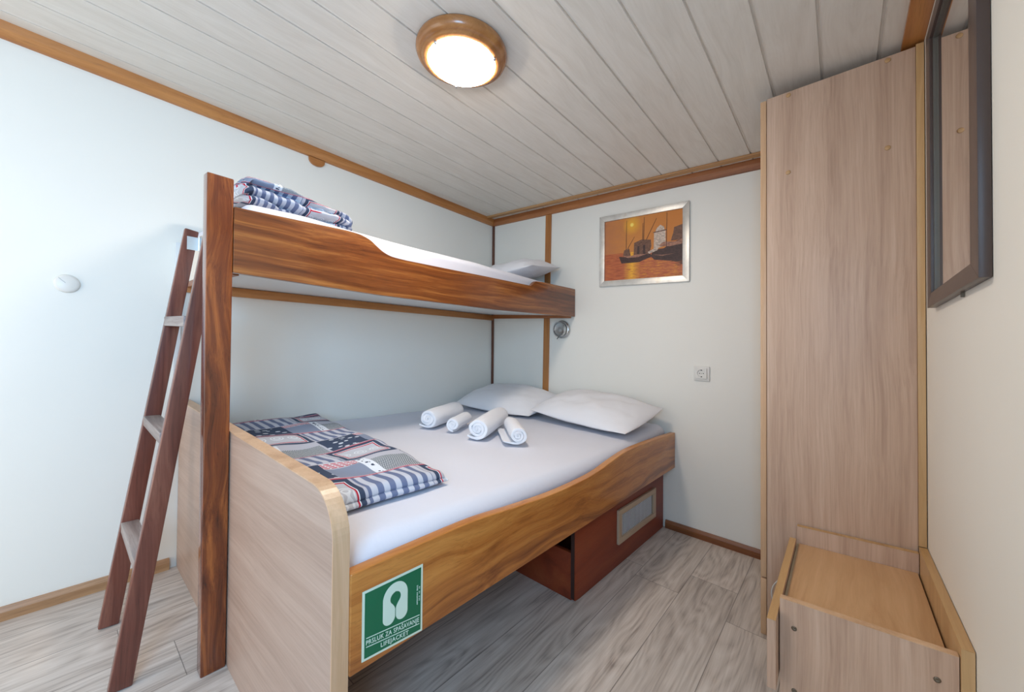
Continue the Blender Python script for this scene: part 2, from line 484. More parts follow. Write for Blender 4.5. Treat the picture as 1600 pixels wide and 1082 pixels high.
box(bm, W-.01, W+.05, -3.38, -3.35, .92, 1.80); box(bm, W-.01, W+.05, -2.55, -2.52, .92, 1.80)
box(bm, W-.01, W+.05, -3.35, -2.55, .92, .95); box(bm, W-.01, W+.05, -3.35, -2.55, 1.77, 1.80)
struct('window_1', bm, M['trimz'], loc=(W, -3, .9))
# baseboards
def base_prof(bm, A, vec, nrm):
    A = Vector(A); n = Vector(nrm)
    pts = [A, A+n*.016, A+n*.016+Vector((0, 0, .030)), A+n*.009+Vector((0, 0, .045)), A+Vector((0, 0, .045))]
    prism(bm, pts, vec)
bm = bmesh.new(); base_prof(bm, (0, YF, 0), (0, -YF-1.995, 0), (1, 0, 0))
for yy in (-2.05, -2.6, -3.1): cyl(bm, (.0125, yy, .032), (1, 0, .3), .004, .003, 10)
struct('baseboard_left', bm, M['base'], loc=(0, 0, 0))
bm = bmesh.new(); base_prof(bm, (1.40, 0, 0), (.545, 0, 0), (0, -1, 0))
struct('baseboard_back', bm, M['basex'], loc=(0, 0, 0))
# ceiling trims
bm = bmesh.new(); prism(bm, [(0, YF, 1.980), (.014, YF, 1.982), (.03, YF, 2.004), (.034, YF, ZC), (0, YF, ZC)], (0, -YF, 0))
struct('trim_1', bm, M['trim'], loc=(0, 0, 0))
bm = bmesh.new(); prism(bm, [(.0, -.001, 1.98), (.0, -.014, 1.982), (.0, -.026, 2.006), (.0, -.028, ZC), (.0, -.001, ZC)], (W, 0, 0))
for v in bm.verts:
    if v.co.x < .1: v.co.x += .014
struct('trim_2', bm, M['trimx'], loc=(0, 0, 0))
bm = bmesh.new(); prism(bm, [(.034, -.115, ZC), (.034, -.078, ZC), (W-.05, -.058, ZC), (W-.05, -.096, ZC)], (0, 0, -.010))
struct('trim_3', bm, M['trimxl'], loc=(0, 0, 0), bev=.002)
struct('trim_4', BOX(W-.050, W, YF, -.03, ZC-.013, ZC), M['trim'], loc=(0, 0, 0), bev=.003)
# vertical battens
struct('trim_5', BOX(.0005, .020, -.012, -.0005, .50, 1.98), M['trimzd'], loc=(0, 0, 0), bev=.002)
bm = bmesh.new(); box(bm, .528, .576, -.009, -.0005, .50, 1.98)
for v in bm.verts: v.co.x += (v.co.z-1.6)*.014
for zz in (1.02, 1.5, 1.86): cyl(bm, (.552+(zz-1.6)*.014, -.009, zz), (0, -1, 0), .003, .0008, 8)
struct('trim_6', bm, M['trimz'], loc=(0, 0, 0))
# battens under the bunk, on the walls
bm = bmesh.new(); box(bm, 0.0005, .022, -1.965, -.0125, 1.180, 1.222)
for v in bm.verts: v.co.z += (v.co.y+1.9)*.0145
struct('trim_7', bm, M['trim'], loc=(0, 0, 0), bev=.002)
struct('trim_8', BOX(.023, .758, -.022, -.0125, 1.222, 1.252), M['trimx'], loc=(0, 0, 0), bev=.002)
# white batten on the left wall beside the bunk end
struct('trim_9', BOX(.0005, .012, -1.995, -1.972, .72, 1.39), M['white'], loc=(0, 0, 0), bev=.002)
# half-round wooden tab hanging from the ceiling trim
bm = bmesh.new(); pts = []
for i in range(13):
    t = math.pi*i/12; pts.append((.0005, -1.415-.042*math.cos(t), 1.979-.040*math.sin(t)**.7))
prism(bm, pts, (.012, 0, 0)); cyl(bm, (.0125, -1.388, 1.966), (1, 0, 0), .003, .001, 10)
tag(obj('wooden_tab', bm, M['trim'], bev=.0012), 'small half-round wooden tab hanging below the ceiling trim on the left wall', 'wooden tab')

# ------------------------------------------------------------------ ceiling lamp
t = thing('ceiling_lamp', 'round flush ceiling lamp with brown wooden ring and glowing glass, switched on', 'lamp', (1.185, -1.43, ZC))
lc = (1.185, -1.43, ZC-.001)
wring = wood('lamp_ring_wood', [srgb(138, 86, 40), srgb(164, 108, 58), srgb(184, 128, 74)], 0, 1.0, .25, .4, .4, .8, seed=9, pores=.15)
bm = bmesh.new(); lathe(bm, lc, (0, 0, -1), [(.0, 0), (.152, 0), (.155, .006), (.156, .018), (.150, .030), (.140, .037), (.137, .036), (.134, .041), (.118, .047), (.114, .044), (.113, .020), (.0, .020)], 72)
obj('wooden_ring', bm, wring, t, smooth=False)
for p in t.children[0].data.polygons: p.use_smooth = True
g = G('glowing_frosted_glass'); g.b.inputs['Emission Color'].default_value = (1, .87, .74, 1); g.b.inputs['Emission Strength'].default_value = 84.0
M['glow'] = g.set(color=(.9, .88, .82), rough=.3)
bm = bmesh.new(); lathe(bm, lc, (0, 0, -1), [(.1125, .024), (.1128, .047), (.105, .056), (.085, .063), (.055, .069), (.025, .072), (0, .073)], 64)
obj('glass_shade', bm, M['glow'], t, smooth=True)
for a in (273, 23, 148):
    a = math.radians(a); bm = bmesh.new()
    c0 = Vector(lc)+Vector((.119*math.cos(a), .119*math.sin(a), -.044))
    lathe(bm, c0, (0, 0, -1), [(.0045, 0), (.0055, .004), (.0055, .009), (.003, .011), (0, .011)], 16)
    obj('clamp_screw', bm, M['chrome'], t, smooth=True)

# ------------------------------------------------------------------ bunk bed (fixed timber structure)
bed = thing('bunk_bed', 'mahogany bunk bed with beech footboard, narrow upper bunk over a wide lower bunk', 'bunk bed', (1.0, -1.9, 0))
# post
bm = BOX(.708, .752, -2.034, -1.973, 0, 1.492)
for v in bm.verts:
    if v.co.z > 1: v.co.y -= .006 if v.co.y < -2 else 0; v.co.z += (v.co.x-.73)*(-.06)
obj('post', bm, M['maho_v'], bed, bev=.004, seg=3)
# footboard with rounded corner; core + edge band
def footboard_outline(grow=0.0):
    pts = [(0.003, 0.0)]; x1, z1, r = 1.430+grow, .712+grow, .095+grow
    pts.append((0.003, z1))
    for i in range(13):
        a = math.pi/2*(1-i/12); pts.append((x1-r+r*math.cos(a), z1-r+r*math.sin(a)))
    pts.append((x1, 0.0)); return pts
bm = bmesh.new(); prism(bm, [(px, -1.970, pz) for px, pz in footboard_outline(-.002)], (0, .033, 0))
obj('footboard', bm, M['beech_x'], bed)
bm = bmesh.new()
o1 = footboard_outline(0)[1:]; o2 = footboard_outline(-.003)[1:]
for (a, b), (c, d), (a2, b2), (c2, d2) in zip(o1, o1[1:], o2, o2[1:]):
    prism(bm, [(a, -1.9705, b), (c, -1.9705, d), (c2, -1.9705, d2), (a2, -1.9705, b2)], (0, .034, 0))
bmesh.ops.remove_doubles(bm, verts=bm.verts, dist=.0002)
eb = obj('edge_band', bm, M['beech_edge'], bed, label='tan edge band running round the top of the footboard')
# plane mapping for the long rails
def rail_pts(A, B, prof):
    A = Vector((*A, 0)); B = Vector((*B, 0)); d = (B-A).normalized()
    return [(A.x+d.x*s, A.y+d.y*s, z) for s, z in prof]
LA, LB = (1.435, -1.936), (1.452, -.004)
top = smoothcurve([(0, .547), (.15, .549), (.34, .549), (.50, .537), (.69, .526), (.85, .525), (1.0, .531), (1.13, .549), (1.25, .564), (1.38, .569), (1.60, .567), (1.932, .558)], 5)
prof = [(p[0], p[1]) for p in top]+[(1.932, .358), (1.44, .356), (.9, .349), (0, .343)]
bm = bmesh.new(); prism(bm, rail_pts(LA, LB, prof), (-.028, 0, 0))
side = obj('side_rail', bm, M['maho_y2'], bed, bev=.004, seg=3, label='golden mahogany side board of the lower bunk with a wavy top edge')
# hidden structure carrying the lower mattress
obj('mattress_board', BOX(.004, 1.405, -1.934, -.004, .345, .362), M['maho_red'], bed)
# upper rail
UA, UB = (.7535, -1.972), (.783, -.002)
tp = [(0, 1.406), (.21, 1.416), (.34, 1.422)]+[(p[0], p[1]) for p in smoothcurve([(.36, 1.4225), (.41, 1.420), (.45, 1.409), (.48, 1.390), (.51, 1.373), (.55, 1.362), (.62, 1.360)], 5)]+\
     [(.84, 1.364), (1.10, 1.370), (1.475, 1.376), (1.49, 1.382), (1.512, 1.402), (1.53, 1.411), (1.6, 1.416), (1.968, 1.424)]
prof = tp+[(1.968, 1.234), (1.6, 1.218), (1.2, 1.204), (.5, 1.195), (0, 1.202)]
bm = bmesh.new(); prism(bm, rail_pts(UA, UB, prof), (-.026, 0, 0))
obj('bunk_rail', bm, M['maho_y'], bed, bev=.003, seg=3, label='dark striped mahogany side board of the upper bunk with a cut-down top edge')
bm = bmesh.new(); prism(bm, [(.003, -1.943, 1.223), (.724, -1.943, 1.212), (.752, -.024, 1.240), (.003, -.024, 1.254)], (0, 0, .014))
obj('bunk_base', bm, M['white'], bed, label='white painted board under the upper bunk')
obj('end_board', BOX(.003, .7075, -1.962, -1.944, 1.222, 1.385), M['wall'], bed, bev=.002, label='cream end board of the upper bunk behind the ladder')
obj('end_cap', BOX(.36, .7075, -1.9625, -1.9435, 1.3855, 1.402), M['maho_v'], bed, bev=.002)
obj('end_lip', BOX(.003, .7075, -1.962, -1.944, 1.200, 1.221), M['trimx'], bed, bev=.002)

# safety sign stuck on the side rail
def sign():
    A = Vector((1.435, -1.936, 0)); d = (Vector((1.452, -.004, 0))-A).normalized(); nrm = Vector((d.y, -d.x, 0))
    s0, s1 = .0245, .1735
    def P(u, v, h):
        zb = .360-.012*u; zt = .5020-.0005*u
        q = A+d*(s0+(s1-s0)*u)+nrm*h; return (q.x, q.y, zb+(zt-zb)*v)
    def plate(bm, poly, h0, h1): prism(bm, [P(u, v, h0) for u, v in poly], nrm*(h1-h0))
    bm = bmesh.new(); plate(bm, [(0, 0), (1, 0), (1, 1), (0, 1)], .0003, .0012)
    sg = obj('safety_sign', bm, plain('pale_green_white_sign_border', srgb(214, 232, 216), .4), bed, label='green and white lifejacket safety sign')
    green = plain('sign_green', srgb(0, 104, 70), .35); pale = plain('sign_pale_print', srgb(212, 232, 218), .4)
    e = .036
    bm = bmesh.new(); plate(bm, [(e, e), (1-e, e), (1-e, 1-e), (e, 1-e)], .0013, .0018)
    obj('green_panel', bm, green, sg)
    # lifejacket pictogram: horseshoe with keyhole neck and slit
    cx, top_, bot = .515, .925, .345; a = .205; asp = 1.03
    bm = bmesh.new(); rb = (a-.007)/2; zc = top_-a*asp; hr = .088; hc = top_-.225; N = 60
    def outer_x(v):
        if v > zc: return math.sqrt(max(a*a-((v-zc)/asp)**2, 0))
        if v < bot+rb*asp: return .007+rb+math.sqrt(max(rb*rb-((bot+rb*asp-v)/asp)**2, 0))
        return a
    def inner_x(v):
        if v < bot+rb*asp: return .007+rb-math.sqrt(max(rb*rb-((bot+rb*asp-v)/asp)**2, 0))
        if v > hc+hr: return 0
        if v > hc-.05: return math.sqrt(max(hr*hr-(v-hc)**2, 0))
        t = max(0, min(1, (hc-.05-v)/.11)); w0 = math.sqrt(hr*hr-.05**2)
        return .007+(w0-.007)*(1-t)**1.6
    for sd in (1, -1):
        vs = [bot+(top_-bot)*(.5-.5*math.cos(math.pi*k/N)) for k in range(N+1)]
        for v0, v1 in zip(vs, vs[1:]):
            q = [(cx+sd*inner_x(v0), v0), (cx+sd*outer_x(v0), v0), (cx+sd*outer_x(v1), v1), (cx+sd*inner_x(v1), v1)]
            f = [bm.verts.new(P(u_, v_, .0026)) for u_, v_ in q]
            bm.faces.new(f)
    bmesh.ops.remove_doubles(bm, verts=bm.verts, dist=.00002)
    bmesh.ops.dissolve_degenerate(bm, edges=bm.edges, dist=.00001)
    r_ = bmesh.ops.extrude_face_region(bm, geom=bm.faces[:])
    bmesh.ops.translate(bm, verts=[e_ for e_ in r_['geom'] if isinstance(e_, bmesh.types.BMVert)], vec=-nrm*.0006)
    obj('lifejacket_pictogram', bm, pale, sg)
    bm = bmesh.new()
    for vl, vr in ((.318, .262), (.192, .132)):
        plate(bm, [(.06, vl-.005), (.94, vr-.005), (.94, vr+.006), (.06, vl+.006)], .0020, .0026)
    obj('ruled_lines', bm, pale, sg)
    def text(txt, name, u, v, height, width, slp=0.0, rot=False):
        cu = bpy.data.curves.new(name, 'FONT'); cu.body = txt; cu.size = 1; cu.resolution_u = 3; cu.offset = .008; cu.extrude = .02; cu.space_character = 1.08
        to = bpy.data.objects.new(name, cu); C.objects.link(to)
        bpy.context.view_layer.update()
        dg = bpy.context.evaluated_depsgraph_get(); me = bpy.data.meshes.new_from_object(to.evaluated_get(dg))
        bpy.data.objects.remove(to)
        bm = bmesh.new(); bm.from_mesh(me); bpy.data.meshes.remove(me)
        xs = [q.co.x for q in bm.verts]; x0, x1 = min(xs), max(xs); k = width/(x1-x0); ky = height/.70
        for q in bm.verts:
            tx, ty, hh = (q.co.x-x0)*k, q.co.y*ky, .0023+q.co.z*.015
            q.co = Vector(P(u-ty, v+tx, hh) if rot else P(u+tx, v+ty+slp*tx, hh))
        obj(name, bm, pale, sg)
    text('PRSLUK ZA SPA\u0160AVANJE', 'croatian_lettering', .058, .222, .066, .875, -.066)
    text('LIFEJACKET', 'english_lettering', .285, .084, .062, .46, -.055)
    text('ADRIASIGN  BROJ', 'small_print', .905, .43, .020, .29, rot=True)
    text('53.0  10  15', 'small_print', .945, .48, .020, .21, rot=True)
sign()

# ------------------------------------------------------------------ drawer box under the bed
dr = thing('storage_drawer', 'red-brown wooden drawer box under the lower bunk with an air grille in front', 'drawer', (1.3, -.5, 0))
DA, DB = (1.368, -.962), (1.390, -.018)
bm = bmesh.new(); prism(bm, rail_pts(DA, DB, [(0.0, .006), (.035, .002), (.945, .002), (.945, .337), (0, .337)]), (-.018, 0, 0))
fr = obj('front_panel', bm, M['maho_red'], dr, bev=.0015)
bm = bmesh.new(); prism(bm, [(1.350, -.966, .012), (1.365, -.966, .012), (1.365, -.966, .334), (1.350, -.966, .334)], (0, .003, 0))
obj('raw_edge', bm, plain('dark_raw_edge', srgb(58, 34, 28), .7), dr, label='dark raw edge of the drawer front')
bm = BOX(.85, 1.3495, -.962, -.944, 0.001, .190); obj('side_panel', bm, M['maho_red'], dr, bev=.001)
bm = BOX(.85, 1.3495, -.036, -.018, 0.001, .190); obj('side_panel', bm, M['maho_red'], dr, bev=.001)
obj('back_panel', BOX(.832, .8495, -.962, -.018, .001, .190), M['maho_red'], dr, bev=.001)
obj('bottom_panel', BOX(.85, 1.3495, -.9435, -.0365, .012, .02), M['maho_red'], dr)
# grille
def dpt(s, z, h):
    A = Vector((1.368, -.962, 0)); d = (Vector((1.390, -.018, 0))-A).normalized(); n = Vector((d.y, -d.x, 0)); q = A+d*s+n*h; return (q.x, q.y, z)
n_d = (Vector((1.390, -.018, 0))-Vector((1.368, -.962, 0))).normalized(); n_d = Vector((n_d.y, -n_d.x, 0))
gs0, gs1, gz0, gz1 = .358, .806, .107, .266
bm = bmesh.new(); fw = .026
for (a, b, c, d_) in [(gs0, gs1, gz0, gz0+fw), (gs0, gs1, gz1-fw, gz1), (gs0, gs0+fw+.006, gz0+fw, gz1-fw), (gs1-fw-.006, gs1, gz0+fw, gz1-fw)]:
    prism(bm, [dpt(a, c, .0005), dpt(b, c, .0005), dpt(b, d_, .0005), dpt(a, d_, .0005)], n_d*.012)
gf = obj('air_grille', bm, plain('beige_grille_frame', srgb(186, 164, 140), .4), fr, bev=.0015, label='beige framed grey air grille')
bm = bmesh.new()
prism(bm, [dpt(gs0+fw, gz0+fw, .001), dpt(gs1-fw, gz0+fw, .001), dpt(gs1-fw, gz1-fw, .001), dpt(gs0+fw, gz1-fw, .001)], n_d*.001, 1)
k = gs0+fw+.009
while k < gs1-fw-.010:
    prism(bm, [dpt(k, gz0+fw, .002), dpt(k+.0085, gz0+fw, .002), dpt(k+.0085, gz1-fw, .002), dpt(k, gz1-fw, .002)], n_d*.0012, 0); k += .0158
# grille mesh hangs on the drawer (frame and mesh are both sub-parts of the front)
gm = obj('grille_mesh', bm, [plain('grey_grille_metal', srgb(214, 220, 228), .4, .1), plain('grille_dark_backing', srgb(52, 58, 66), .8)], fr)

# ------------------------------------------------------------------ mattresses
def pillow_grid(bm, nx, ny, fn):
    vs = [[bm.verts.new(fn(i/(nx-1), j/(ny-1))) for j in range(ny)] for i in range(nx)]
    for i in range(nx-1):
        for j in range(ny-1): bm.faces.new([vs[i][j], vs[i+1][j], vs[i+1][j+1], vs[i][j+1]])
    return vs


def mattress(name, x0, x1, y0, y1, z0, z1, r, fz, nx=60, ny=90, wr=.003):
    """rounded slab; fz(x,y) adds to the top"""
    bm = bmesh.new()
    prof = []   # perimeter inset vs height
    for i in range(7):
        a = math.pi/2*i/6; prof.append((r*(1-math.sin(a)), (z1-r)+r*(1-math.cos(a)) if False else (z1-r)+r*math.sin(math.pi/2*i/6)))
    # top sheet
    def e(t):   # denser near the borders
        return .5-.5*math.cos(math.pi*t)
    def top(u, v):
        x = x0+(x1-x0)*e(u); y = y0+(y1-y0)*e(v)
        dx = min(x-x0, x1-x); dy = min(y-y0, y1-y)
        dd = 0
        for q in (dx, dy):
            if q < r: dd += (r-math.sqrt(max(r*r-(r-q)**2, 0)))
        z = z1-min(dd, r*1.2)+fz(x, y)
        n = noise.noise(Vector((x*7, y*5, 1)))*wr+noise.noise(Vector((x*22, y*9, 4)))*wr*.4
        return Vector((x, y, z+n))
    vs = pillow_grid(bm, nx, ny, top)
    loop = [vs[i][0] for i in range(nx)]+[vs[-1][j] for j in range(1, ny)]+[vs[i][-1] for i in range(nx-2, -1, -1)]+[vs[0][j] for j in range(ny-2, 0, -1)]
    prev = loop
    for k in range(1, 5):
        cur = []
        for v in loop:
            t = k/4; bul = .0
            cur.append(bm.verts.new((v.co.x, v.co.y, v.co.z*(1-t)+z0*t)))
        for i in range(len(loop)):
            j = (i+1) % len(loop); bm.faces.new([prev[i], prev[j], cur[j], cur[i]])
        prev = cur
    bm.faces.new(prev)
    return obj(name, bm, M['sheet'], smooth=True)


def lowz(x, y):
    t = max(0, min(1, (x-.1)/1.0)); b = .022*math.sin(t*math.pi/2)
    b += .030*math.exp(-((y+.02)/.35)**2)*max(0, (x-.9)/.5)
    return b+.006*math.sin(3*y+1)*t
tag(mattress('mattress', .004, 1.402, -1.930, -.016, .364, .548, .05, lowz), 'wide lower mattress under a white fitted sheet', 'mattress')
def upz(x, y): return .010*math.exp(-((y+.9)/.5)**2)+.012*math.exp(-((y+1.75)/.2)**2)
tag(mattress('mattress', .024, .722, -1.940, -.026, 1.270, 1.437, .035, upz, wr=.004), 'narrow upper mattress under a white sheet on the top bunk', 'mattress')

# ------------------------------------------------------------------ pillows
def pillow(name, L, Wd, H, M4, label, group, seed, sag=1.0):
    bm = bmesh.new(); nx, ny = 56, 40
    def f(sgn):
        def g_(u, v):
            a = u*2-1; b = v*2-1
            a = math.copysign(abs(math.sin(a*math.pi/2))**.9, a); b = math.copysign(abs(math.sin(b*math.pi/2))**.9, b)
            cx = 1-.075*abs(b)**3*(1-.6*abs(a)**12); cy = 1-.11*abs(a)**3*(1-.6*abs(b)**12)
            x = a*L/2*cx; y = b*Wd/2*cy
            h = max(0, (1-abs(a)**2.6))**.62*max(0, (1-abs(b)**2.6))**.62
            wv = noise.noise(Vector((a*2.5+seed, b*2.5, sgn)))*.16+noise.noise(Vector((a*7, b*6+seed, sgn)))*.06
            corner = (abs(a)*abs(b))**3
            cr = math.sin((a-b)*16+seed)*.035*(abs(a*b))+math.sin(a*23+seed+2*b)*.02*abs(b)**3
            z = sgn*H/2*h*(1+wv+cr)
            if sgn < 0: z *= .55
            return M4@Vector((x, y, z+corner*.004))
        return g_
    A = pillow_grid(bm, nx, ny, f(1)); B = pillow_grid(bm, nx, ny, f(-1))
    bmesh.ops.remove_doubles(bm, verts=bm.verts, dist=.0003)
    o = obj(name, bm, M['pillow'], smooth=True)
    return tag(o, label, 'pillow', group)


def place(cx, cy, cz, rz, rx, ry=0):
    return Matrix.Translation((cx, cy, cz))@Matrix.Rotation(math.radians(rz), 4, 'Z')@Matrix.Rotation(math.radians(rx), 4, 'X')@Matrix.Rotation(math.radians(ry), 4, 'Y')
pillow('pillow', .66, .44, .17, place(.40, -.262, .632, 3, 13, 0), 'white pillow in the corner of the lower bunk, behind the towels', 'pillows on the lower bunk', 1.0)
pillow('pillow', .66, .44, .16, place(1.075, -.27, .662, -6, 13, 2), 'white pillow at the right end of the lower bunk against the back wall', 'pillows on the lower bunk', 6.0)
pillow('pillow', .60, .36, .17, place(.40, -.21, 1.520, 2, 8, -6), 'white pillow on the upper bunk', None, 3.3)

# ------------------------------------------------------------------ rolled towels
def towel(c0, c1, R, turns, label, seed, flap=0.0, flapdir=1, sq=1.0):
    """roll with spiral ends; c0 front end centre, c1 back end centre"""
    c0, c1 = Vector(c0), Vector(c1); ax = (c1-c0); L = ax.length; ax.normalize()
    up = Vector((0, 0, 1)); up = (up-ax*up.dot(ax)).normalized(); sd = ax.cross(up)
    th = R/(turns+.35)*.94; N = int(turns*26); outer = []; inner = []
    for i in range(N+1):
        t = i/N; ang = t*turns*2*math.pi; r = .004+(R-.004)*t
        a2 = ang-turns*2*math.pi-math.pi/2
        wob = 1+.05*noise.noise(Vector((math.cos(a2)*1.5, math.sin(a2)*1.5+t*3, seed)))
        p = Vector((math.cos(a2)*flapdir, math.sin(a2)*sq))
        outer.append(p*(r*wob)); inner.append(p*max(r*wob-th, .0008))
    if flap:
        e = outer[-1]; ei = inner[-1]
        # tail lies on the sheet
        for k in range(1, 6):
            lift = (k/5)**2*R*.22; outer.append(Vector((e.x+flapdir*flap*k/5, -R*sq+lift))); inner.append(Vector((ei.x+flapdir*flap*k/5, -R*sq+lift+th*(.85-.08*k))))
    bm = bmesh.new(); secs = 14; rows = []
    for s in range(secs+1):
        u = s/secs; e_ = 1-.10*max(0, abs(u*2-1)-.8)/.2
        tl = u*L
        ring = []
        for k, (o_, i_) in enumerate(zip(outer, inner)):
            tt = k/len(outer)
            end = (noise.noise(Vector((tt*9, seed, 2)))*.006+(1-tt)*-.004) if s == 0 else ((noise.noise(Vector((tt*9, seed, 7)))*.006) if s == secs else 0)
            n = noise.noise(Vector((o_.x*30, o_.y*30, u*4+seed)))*.0025
            ctr = c0+ax*(tl+end)
            q = o_*e_*(1+n/R); ring.append((ctr+sd*q.x+up*q.y, ctr+sd*i_.x*e_+up*i_.y*e_))
        rows.append([(bm.verts.new(a), bm.verts.new(b)) for a, b in ring])
    K = len(outer)
    for s in range(secs):
        for k in range(K-1):
            bm.faces.new([rows[s][k][0], rows[s][k+1][0], rows[s+1][k+1][0], rows[s+1][k][0]])
            bm.faces.new([rows[s][k][1], rows[s+1][k][1], rows[s+1][k+1][1], rows[s][k+1][1]])
        for k in (0, K-1):
            bm.faces.new([rows[s][k][0], rows[s+1][k][0], rows[s+1][k][1], rows[s][k][1]])
    for s in (0, secs):
        for k in range(K-1): bm.faces.new([rows[s][k][0], rows[s][k+1][0], rows[s][k+1][1], rows[s][k][1]])
    o = obj('rolled_towel', bm, M['towel'], bev=0, smooth=True)
    md = o.modifiers.new('soft', 'BEVEL'); md.width = .003; md.segments = 2; md.limit_method = 'ANGLE'; md.angle_limit = math.radians(50)
    return tag(o, label, 'towel', 'rolled towels on the lower bunk')
ZT = .568
towel((.570, -1.085, ZT+.053), (.425, -.765, ZT+.053), .056, 3.2, 'large rolled white towel, farthest left of the four rolls on the lower bunk', 1.0, .052, -1, .94)
towel((.712, -1.040, ZT+.040), (.615, -.850, ZT+.040), .041, 2.6, 'small rolled white towel between the two large rolls', 2.0, .0, 1, .95)
towel((.900, -1.055, ZT+.055), (.715, -.695, ZT+.055), .057, 3.2, 'large rolled white towel in the middle, touching the small roll nearest the side rail', 3.0, .054, -1, .94)
towel((1.090, -.990, ZT+.050), (.880, -.800, ZT+.047), .046, 2.8, 'small rolled white towel nearest the side rail, its loose end lying out', 4.0, .066, -1, .95)

# ------------------------------------------------------------------ folded duvets
def uvset(o, fn):
    me = o.data; uvl = me.uv_layers.new(name='UVMap')
    for li, lp in enumerate(me.loops): uvl.data[li].uv = fn(me.vertices[lp.vertex_index].co)


def folded(name, corners, z0, h, label, layers, seed, uvrot=0.0, uvoff=(0, 0), wr=.010):
    """soft folded slab between four floor-plan corners (a,b,c,d)"""
    a, b, c, d = [Vector((*p, 0)) for p in corners]; bm = bmesh.new(); nx, ny, nz = 90, 46, 17
    def P(u, v, k):   # k in 0..1 around the side from top to bottom
        p = a*(1-u)*(1-v)+b*u*(1-v)+c*u*v+d*(1-u)*v
        return p
    def out(u, v):
        p = P(u, v, 0)
        n = noise.noise(Vector((p.x*6, p.y*6, seed)))*.012
        return p+Vector((n, noise.noise(Vector((p.x*5, p.y*5, seed+5)))*.010, 0))
    e = lambda t: .5-.5*math.cos(math.pi*t)
    r = h*.5
    def top(u, v):
        u, v = e(u), e(v); p = out(u, v); du = min(u, 1-u)*(b-a).length; dv = min(v, 1-v)*(d-a).length; dd = 0
        for q in (du, dv):
            if q < r: dd += r-math.sqrt(max(r*r-(r-q)**2, 0))
        z = z0+h-min(dd, h*.55)
        z += (noise.noise(Vector((p.x*4.5, p.y*5, seed)))*wr*1.6+noise.noise(Vector((p.x*13, p.y*9, seed)))*wr*.6)
        return Vector((p.x, p.y, z))
    vs = pillow_grid(bm, nx, ny, top)
    loop = [vs[i][0] for i in range(nx)]+[vs[-1][j] for j in range(1, ny)]+[vs[i][-1] for i in range(nx-2, -1, -1)]+[vs[0][j] for j in range(ny-2, 0, -1)]
    cen = (a+b+c+d)/4; prev = loop
    for k in range(1, nz):
        t = k/(nz-1); cur = []
        for v in loop:
            dr_ = Vector((v.co.x-cen.x, v.co.y-cen.y, 0)).normalized()
            lay = abs(math.sin(math.pi*layers*t))**.45       # folds bulge, seams pinch in
            bul = (lay-1)*.010+.008*math.sin(math.pi*t)
            cur.append(bm.verts.new((v.co.x+dr_.x*bul, v.co.y+dr_.y*bul, v.co.z*(1-t)+z0*t)))
        for i in range(len(loop)):
            j = (i+1) % len(loop); bm.faces.new([prev[i], prev[j], cur[j], cur[i]])
        prev = cur
    bm.faces.new(prev)
    o = obj(name, bm, M['duvet'], smooth=True, loc=(0, 0, 0)); cr, sr = math.cos(uvrot), math.sin(uvrot)
    uvset(o, lambda p: ((p.x*cr+p.y*sr)+uvoff[0], (-p.x*sr+p.y*cr)-p.z*.8+uvoff[1]))
    o['label'] = label; o['category'] = 'duvet'
    return o
folded('folded_duvet', [(.17, -1.915), (1.240, -1.900), (1.230, -1.525), (.15, -1.455)], .580, .044, 'folded patchwork duvet with nautical print across the foot of the lower bunk', 1, 3.0, uvoff=(.05, .41), uvrot=math.pi/2)

# upper duvet: a serpentine fold drawn out along the bunk
def bunched(y0, y1, xa, xb, z0, label, seed):
    bm = bmesh.new(); ny = 60
    # cross-section outline in (x, z): rolled folds seen from the room side
    def sec(t):
        W_ = (xb-xa); H = (.128-.040*t)*(1-.75*max(0, (t-.80)/.20)**2)*(1-.55*max(0, (.10-t)/.10)**2)
        pts = []
        N = 240
        for i in range(N):
            a = 2*math.pi*i/N
            cx, cz = math.cos(a), math.sin(a)
            ex = math.copysign(abs(cx)**.55, cx); ez = math.copysign(abs(cz)**.6, cz)
            x = (xa+xb)/2+W_/2*ex; zz = (ez+1)/2
            f = 0
            if cx > .0:      # folds with deep creases on the open side
                ph = zz*3.0+.5*noise.noise(Vector((t*3, seed, 0)))+t*.6
                crease = 1-abs(math.sin(math.pi*ph))**.6
                f = -.055*crease*min(1, cx*2)
                x += .012*math.sin(ph*2.1+t*6)
            x += f
            z = z0+H*zz
            n = noise.noise(Vector((x*14, t*9, z*20+seed)))*.008+noise.noise(Vector((x*30, t*22, z*40)))*.003
            pts.append((x+n, z+n*.7*(zz > .15)))
        return pts
    rows = []
    for j in range(ny+1):
        t = j/ny; y = y0+(y1-y0)*t
        sh = 1-.5*max(0, (t-.9)/.1)**2-.4*max(0, (.05-t)/.05)**2
        cx = (xa+xb)/2
        rows.append([bm.verts.new((cx+(x-cx)*sh, y+.02*noise.noise(Vector((t*5, k*.1, seed))), z)) for k, (x, z) in enumerate(sec(t))])
    n = len(rows[0])
    for A, B in zip(rows, rows[1:]):
        for k in range(n): bm.faces.new([A[k], A[(k+1) % n], B[(k+1) % n], B[k]])
    bm.faces.new(rows[0][::-1]); bm.faces.new(rows[-1])
    o = obj('folded_duvet', bm, M['duvet'], smooth=True, loc=(0, 0, 0))
    uvset(o, lambda p: (p.y*1.4+.1+.25*p.z, p.x*.9+p.z*2.6+.05*math.sin(p.z*70+p.y*4)))
    o['label'] = label; o['category'] = 'duvet'
bunched(-1.925, -1.515, .17, .665, 1.452, 'loosely folded patchwork duvet with nautical print on the upper bunk beside the post', 2.0)

